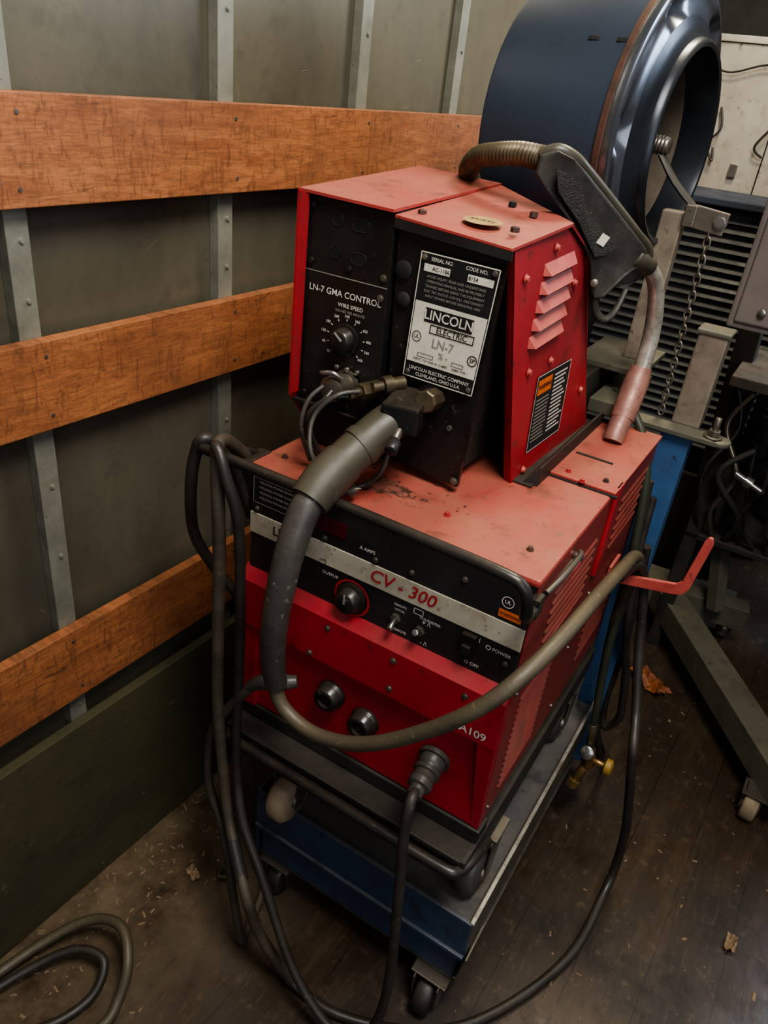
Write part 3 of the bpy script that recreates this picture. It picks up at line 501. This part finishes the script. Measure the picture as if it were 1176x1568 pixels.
# ================================================================= REEL
reel=E('wire_spool_reel')
rc=Vector((.323,.70,1.484)); al=.087; be=.012
ax=Vector((math.cos(al)*math.cos(be),-math.sin(al)*math.cos(be),math.sin(be)))
lathe('drum',reel,rc,ax,[(-.235,.150),(-.235,.225),(-.232,.232),(-.225,.234),(-.022,.234),(-.022,.228),(-.22,.224),(-.22,.150),(-.235,.150)],DRUM,n=96)
lathe('drum_edge',reel,rc,ax,[(-.024,.233),(-.024,.239),(-.014,.241),(-.010,.236),(-.014,.23)],RUST,n=96)
def mod(k,th):
    return (-.020 if k==6 else -.012)*max(0,math.cos(6*th+.4))**4 if k in (5,6,7) else 0
lathe('flange',reel,rc,ax,[(-.014,.228),(-.012,.240),(-.004,.244),(.004,.242),(.006,.234),(.003,.222),(.003,.212),(.004,.200),(.009,.190)],RING,n=240,mod=mod)
lathe('flange_cone',reel,rc,ax,[(.009,.190),(.014,.178),(.020,.168),(.026,.162)],RINGD,n=96)
lathe('flange_lip',reel,rc,ax,[(.026,.162),(.036,.160),(.040,.155),(.038,.149),(.028,.147),(-.02,.146),(-.10,.144)],RINGD,n=96)
lathe('inner_drum',reel,rc,ax,[(-.02,.1455),(-.10,.143),(-.20,.142),(-.21,.10),(-.21,.03)],mat('reel_inner',(104,92,78),(76,67,57),rough=.75),n=64)
lathe('hub',reel,rc,ax,[(-.21,.045),(-.12,.045),(-.115,.035),(-.06,.033),(-.06,.0)],BLKD,n=32)
cyl('spindle',reel,rc-ax*.30,rc+ax*.015,.014,STEEL,n=24)
for i in range(10): lathe('thread_%d'%i,reel,rc-ax*(.05-.0065*i),ax,[(-.003,.012),(0,.0165),(.003,.012)],STEEL,n=20)
for i in range(3):
    a,b=basis(ax); t=.5+i*2.094; dv=a*math.cos(t)+b*math.sin(t)
    sweep('spider_arm_%d'%i,reel,[rc-ax*.14+dv*.02,rc-ax*.14+dv*.142],.012,BLKD,n=8,sub=1,flat=.5)
for i,zz in enumerate((.098,.052)):
    th=math.radians(36)
    p=rc-ax*zz+Vector((0,-.2335*math.cos(th),.2335*math.sin(th)))
    box('drum_slot_%d'%i,reel,p-Vector((.009,.0025,.004)),p+Vector((.009,.0025,.004)),DARK,.001,rot=((1,0,0),-math.radians(36)))
# clamp and chain
ch=E('hanging_chain')
box('clamp_plate',ch,(.412,.690,1.360),(.468,.70,1.398),STEEL,.002,rot=((0,1,0),.1)); bolt('clamp_bolt',ch,(.458,.689,1.380),(0,-1,0),.009,CHROME,.008)
sweep('clamp_arm',ch,[rc+ax*.005+Vector((0,0,-.015)),Vector((.365,.69,1.43)),Vector((.412,.695,1.392))],.009,BLKD,n=8,sub=3,flat=.6)
box('clamp_block',ch,(.396,.68,1.364),(.416,.71,1.400),STEEL,.002)
def chain(par,p0,p1,n,sag=0):
    p0=Vector(p0);p1=Vector(p1)
    dirv=(p1-p0)/n
    for i in range(n):
        c=p0+dirv*(i+.5)+Vector((0,0,-sag*math.sin(math.pi*(i+.5)/n)))
        a=dirv.normalized(); s=Vector((1,0,0)) if i%2 else Vector((0,1,0)); L=dirv.length*.72; w=.0055
        pts=[c+a*L*math.cos(t)+s*w*math.sin(t) for t in [k*2*math.pi/10 for k in range(11)]]
        sweep('link_%d'%i,par,pts,.0019,STEEL,n=6,sub=2)
chain(ch,(.444,.697,1.365),(.455,.70,1.02),22)
# ================================================================= HOSES down the right-rear
h1=E('shielding_gas_hose')
sweep('hose',h1,[(.37,.64,1.06),(.428,.60,1.035),(.476,.585,.955),(.500,.57,.806),(.512,.57,.66),(.517,.56,.531),(.530,.56,.40),(.536,.56,.330)],.0085,mat('green_hose',(54,58,44),(40,44,35),rough=.5,scale=20),n=12)
h2=E('control_cable')
sweep('cable',h2,[(.495,.66,.86),(.505,.64,.72),(.530,.64,.55),(.555,.67,.42),(.567,.69,.33),(.572,.70,.26),(.545,.70,.22),(.53,.70,.30),(.53,.69,.5),(.515,.66,.75)],.0095,RUBK,n=12)
h3=E('supply_cable')
sweep('cable',h3,[(.488,.60,.92),(.500,.60,.75),(.506,.60,.55),(.525,.60,.36),(.545,.62,.26),(.57,.70,.10),(.56,.84,.02),(.48,.95,.012),(.3,1.05,.012)],.008,RUBK,n=12)
bv=E('brass_valve')
cyl('valve_body',bv,(.545,.56,.262),(.552,.556,.215),.016,BRASS,n=6,smooth=False); cyl('valve_nut',bv,(.536,.56,.335),(.545,.56,.262),.010,BRNZ,n=12)
cyl('valve_outlet',bv,(.552,.556,.225),(.538,.540,.175),.011,BRASS,n=12); cyl('valve_tip',bv,(.538,.540,.178),(.534,.536,.155),.014,BRASS,n=6,smooth=False)
cyl('valve_stem',bv,(.552,.556,.238),(.590,.556,.240),.007,BRASS); lathe('valve_knob',bv,(.586,.556,.240),(1,0,.05),[(0,.008),(.004,.019),(.016,.019),(.020,.010),(.020,0)],YEL,n=10)
cyl('valve_gauge',bv,(.545,.55,.262),(.545,.535,.270),.016,CHROME,n=20)
# ================================================================= BACKGROUND
hs=E('engine_hoist',False)
def beam(name,p,a,b,w,h,m):
    a=Vector(a);b=Vector(b);t=(b-a).normalized();s=Vector((0,0,1)).cross(t)
    if s.length<.1: s=Vector((1,0,0))
    s.normalize();u=t.cross(s); v=[]
    for c in (a,b):
        for i,j in ((-1,-1),(1,-1),(1,1),(-1,1)): v.append(c+s*w/2*i+u*h/2*j)
    return mk(name,p,v,[(0,1,2,3),(4,5,6,7),(0,1,5,4),(1,2,6,5),(2,3,7,6),(3,0,4,7)],m,bev=.003)
beam('leg_right',hs,(.69,2.34,.13),(1.20,1.67,.13),.085,.085,OLIVE)
beam('leg_left',hs,(.55,2.42,.12),(.90,2.46,.12),.06,.07,OLIVE)
beam('base',hs,(.45,2.30,.13),(.95,2.40,.13),.07,.08,OLIVE)
beam('column',hs,(.72,2.40,.12),(.66,2.40,1.25),.06,.06,BLKD)
beam('brace',hs,(.86,2.30,.17),(.70,2.40,.80),.04,.04,OLIVE)
def caster(par,i,x,y,z,r):
    cyl('caster_wheel_%d'%i,par,(x-.018,y,r),(x+.018,y,r),r,TANP if i==0 else STEEL,n=28); cyl('caster_hub_%d'%i,par,(x-.024,y,r),(x+.024,y,r),r*.35,CHROME)
    for s in (-1,1): box('caster_fork_%d_%d'%(i,s),par,(x+s*.022-.002,y-.014,r*.6),(x+s*.022+.002,y+.02,z),STEEL,.001)
    box('caster_plate_%d'%i,par,(x-.03,y-.03,z-.005),(x+.03,y+.03,z),STEEL,.001)
caster(hs,0,1.125,1.69,.092,.044); caster(hs,1,.60,2.34,.085,.036); caster(hs,2,.90,2.44,.085,.036)
gm=E('louvred_generator')
box('body',gm,(-.06,1.86,.45),(.60,2.14,1.30),NAVY,.01)
for i in range(26):
    z=.55+.0285*i; prism('fin_%d'%i,gm,[(-.02,1.86,z),(-.02,1.848,z-.006),(-.02,1.86,z+.008)],(.58,0,0),NAVY)
box('base',gm,(-.07,1.85,.06),(.62,2.15,.44),BLKD,.006)
for i,(u,d) in enumerate(((-.03,1.88),(.57,1.88),(-.03,2.12),(.57,2.12))): cyl('foot_%d'%i,gm,(u,d,0),(u,d,.06),.025,RUBK)
box('top_panel',gm,(-.08,1.83,1.30),(.63,2.15,1.322),mat('slate_blue',(52,60,74),(40,46,58),rough=.5),.004)
cb=E('storage_cabinet')
box('body',cb,(-.12,2.22,.05),(.75,2.70,1.745),BEIGE,.008)
box('top_rim',cb,(-.13,2.21,1.745),(.76,2.71,1.765),mat('cab_rim',(200,194,178),rough=.6),.004)
box('door_seam',cb,(.300,2.217,.10),(.304,2.222,1.70),DARK,0)
box('handle_1',cb,(.21,2.20,1.36),(.235,2.222,1.40),CHROME,.002); box('plinth',cb,(-.11,2.24,0),(.74,2.68,.06),DARK,.002)
sweep('dangling_wire_1',cb,[(.13,2.205,1.56),(.15,2.19,1.50),(.12,2.19,1.45),(.15,2.19,1.40),(.14,2.20,1.44)],.004,RUBK,n=8)
sweep('dangling_wire_2',cb,[(.33,2.205,1.72),(.29,2.19,1.62),(.31,2.19,1.54),(.27,2.19,1.46),(.30,2.20,1.43)],.004,RUBK,n=8)
sweep('draped_wire',cb,[(.02,2.205,1.70),(.12,2.195,1.66),(.25,2.195,1.69),(.38,2.195,1.64),(.55,2.195,1.68)],.003,RUBK,n=8)
gb=E('control_cabinet')
box('body',gb,(.486,1.0,1.145),(1.30,1.35,1.75),GREYB,.006)
box('door',gb,(.500,.992,1.16),(1.28,1.0,1.74),GREYB,.004); cyl('lock',gb,(.55,.99,1.19),(.55,.982,1.19),.008,CHROME)
box('pedestal',gb,(1.02,1.02,.02),(1.28,1.33,1.15),GREYB,.006); box('pedestal_base',gb,(.99,.99,0),(1.31,1.34,.03),BLKD,.004)
bm_=E('pipe_rack'); bm_.location=FO+Vector((-.003,.10,0))
box('bench_top',bm_,(.50,1.30,.905),(1.35,1.66,.935),TUBE,.004)
for i,(u,d) in enumerate(((.54,1.34),(1.30,1.34),(.54,1.62),(1.30,1.62))): box('leg_%d'%i,bm_,(u-.02,d-.02,0),(u+.02,d+.02,.905),BLKD,.003)
box('lower_shelf',bm_,(.52,1.32,.42),(1.33,1.64,.44),BLKD,.003)
for i in range(12):
    u=.53+.04*i; rr=random.Random(i); sweep('pipe_%d'%i,bm_,[(u,1.30,.90),(u+rr.uniform(-.05,.05),1.25+rr.uniform(0,.04),.80),(u+rr.uniform(-.06,.06),1.24+rr.uniform(0,.04),.68),(u+rr.uniform(-.05,.05),1.28,.55),(u+.02,1.33,.45)],.005+.0025*(i%3),[RUBK,STEEL,BLKD,RUBK][i%4],n=8)
box('engine_block',bm_,(.60,1.36,.44),(1.15,1.60,.76),BLKD,.02); cyl('pulley',bm_,(.72,1.33,.62),(.72,1.36,.62),.07,BLKG,n=32); cyl('filter',bm_,(.64,1.30,.74),(.64,1.30,.86),.04,NAVY,n=24)
lathe('chrome_fitting',bm_,(.60,1.22,.70),(1,-.2,-.3),[(0,.01),(.03,.01),(.03,.016),(.05,.016),(.05,.008),(.08,.008),(.08,.014),(.09,0)],CHROME,n=12)
# ================================================================= FLOOR CABLES & DEBRIS
fcab=E('extension_cord',False)
sweep('cord',fcab,[(.02,.30,.012),(.05,.42,.03),(.10,.50,.06),(.17,.52,.085),(.225,.49,.07),(.245,.45,.03),(.25,.40,.012),(.20,.30,.012),(.08,.24,.012)],.010,RUBT,n=12)
sweep('cord_b',fcab,[(.03,.24,.012),(.07,.37,.03),(.12,.45,.05),(.18,.47,.05),(.20,.42,.02),(.17,.34,.012),(.10,.28,.012)],.0085,RUBK,n=12)
def crumple(name,x,y,s,m,h=.02):
    bm=bmesh.new(); bmesh.ops.create_grid(bm,x_segments=8,y_segments=6,size=s)
    for v in bm.verts:
        v.co.z=random.random()*h+.003; v.co.x+=random.uniform(-.1,.1)*s; v.co.y=v.co.y*.55+random.uniform(-.1,.1)*s
    me=bpy.data.meshes.new(name); bm.to_mesh(me); bm.free(); me.materials.append(m); ob=bpy.data.objects.new(name,me); ob.location=(x,y,0); ob.rotation_euler=(0,0,random.uniform(0,3)); return link(ob)
crumple('crumpled_wrapper',.775,2.02,.06,PAPERO,.03); crumple('dry_leaf',1.17,1.30,.02,PAPER,.012); crumple('paper_scrap',.13,1.03,.022,PAPER,.012); crumple('paper_scrap',.155,.72,.018,PAPER,.006)
nt_=E('hex_nut_block',False); box('block',nt_,(.198,.742,.0),(.222,.766,.016),BRNZ,.003,rot=((0,0,1),.5)); cyl('hole',nt_,(.210,.754,.016),(.210,.754,.0175),.006,DARK)
deb=[];fc_=[]
for i in range(620):
    x,y=(abs(random.gauss(.04,.10))%.34+.01,random.uniform(.3,1.5)) if i%4 else (random.uniform(.75,1.4),random.uniform(.5,2.2))
    s=random.uniform(.0006,.0024)*(1.8 if i%23==0 else 1); l=s*random.uniform(1,4); a=random.uniform(0,6.28); ca,sa=math.cos(a),math.sin(a); b0=len(deb)
    for px,py,pz in ((-l,-s,0),(l,-s,0),(l*.8,s,0),(-l*.7,s,0),(-l*.6,-s*.5,s*.7),(l*.6,-s*.5,s*.7),(l*.5,s*.6,s*.7),(-l*.5,s*.6,s*.7)): deb.append((x+px*ca-py*sa,y+px*sa+py*ca,.0005+pz))
    fc_+=[tuple(b0+k for k in f) for f in ((4,5,6,7),(0,1,5,4),(1,2,6,5),(2,3,7,6),(3,0,4,7))]
mk('floor_debris',None,deb,fc_,PAPER)
# ================================================================= LIGHTS
def area(name,loc,tgt,size,power,col):
    l=bpy.data.lights.new(name,'AREA'); l.shape='RECTANGLE'; l.size=size[0]; l.size_y=size[1]; l.energy=power; l.color=col
    o=bpy.data.objects.new(name,l); o.location=loc; d=Vector(tgt)-Vector(loc); o.rotation_euler=d.to_track_quat('-Z','Y').to_euler(); return link(o)
area('ceiling_light_main',(1.15,.35,2.75),(.5,1.1,.8),(.7,.7),42,(1,.96,.88))
area('ceiling_light_wall',(.60,2.0,2.6),(-.1,1.7,1.5),(.4,.4),24,(1,.88,.64))
area('window_light_rear',(2.1,3.0,2.2),(.5,1.5,1.5),(.9,1.1),34,(.70,.83,1))
area('fill_light_front',(2.1,-.5,1.7),(.4,1.0,.5),(1.4,1.6),10,(.95,.97,1))  # fill light added behind the camera to lift the dark lower areas
w=bpy.data.worlds.new('world'); SC.world=w; w.use_nodes=True; w.node_tree.nodes['Background'].inputs[0].default_value=(.85,.9,1,1); w.node_tree.nodes['Background'].inputs[1].default_value=.12
# ================================================================= CAMERA
f,ya,pi_,ro=1164.6169,.5297,.5210,.1220
F=Vector((-math.sin(ya)*math.cos(pi_),math.cos(ya)*math.cos(pi_),-math.sin(pi_)))
R0=Vector((math.cos(ya),math.sin(ya),0)); U0=R0.cross(F)
R=R0*math.cos(ro)+U0*math.sin(ro); U=-R0*math.sin(ro)+U0*math.cos(ro)
cam=bpy.data.cameras.new('camera'); cam.sensor_fit='VERTICAL'; cam.sensor_height=36; cam.lens=36*f/1568; cam.clip_start=.02
co=link(bpy.data.objects.new('camera',cam)); B=-F
co.matrix_world=Matrix(((R.x,U.x,B.x,.9417),(R.y,U.y,B.y,0),(R.z,U.z,B.z,1.5420),(0,0,0,1)))
SC.camera=co
SC.view_settings.view_transform='AgX'
try: SC.view_settings.look='AgX - Medium High Contrast'
except Exception: pass
SC.view_settings.exposure=.38
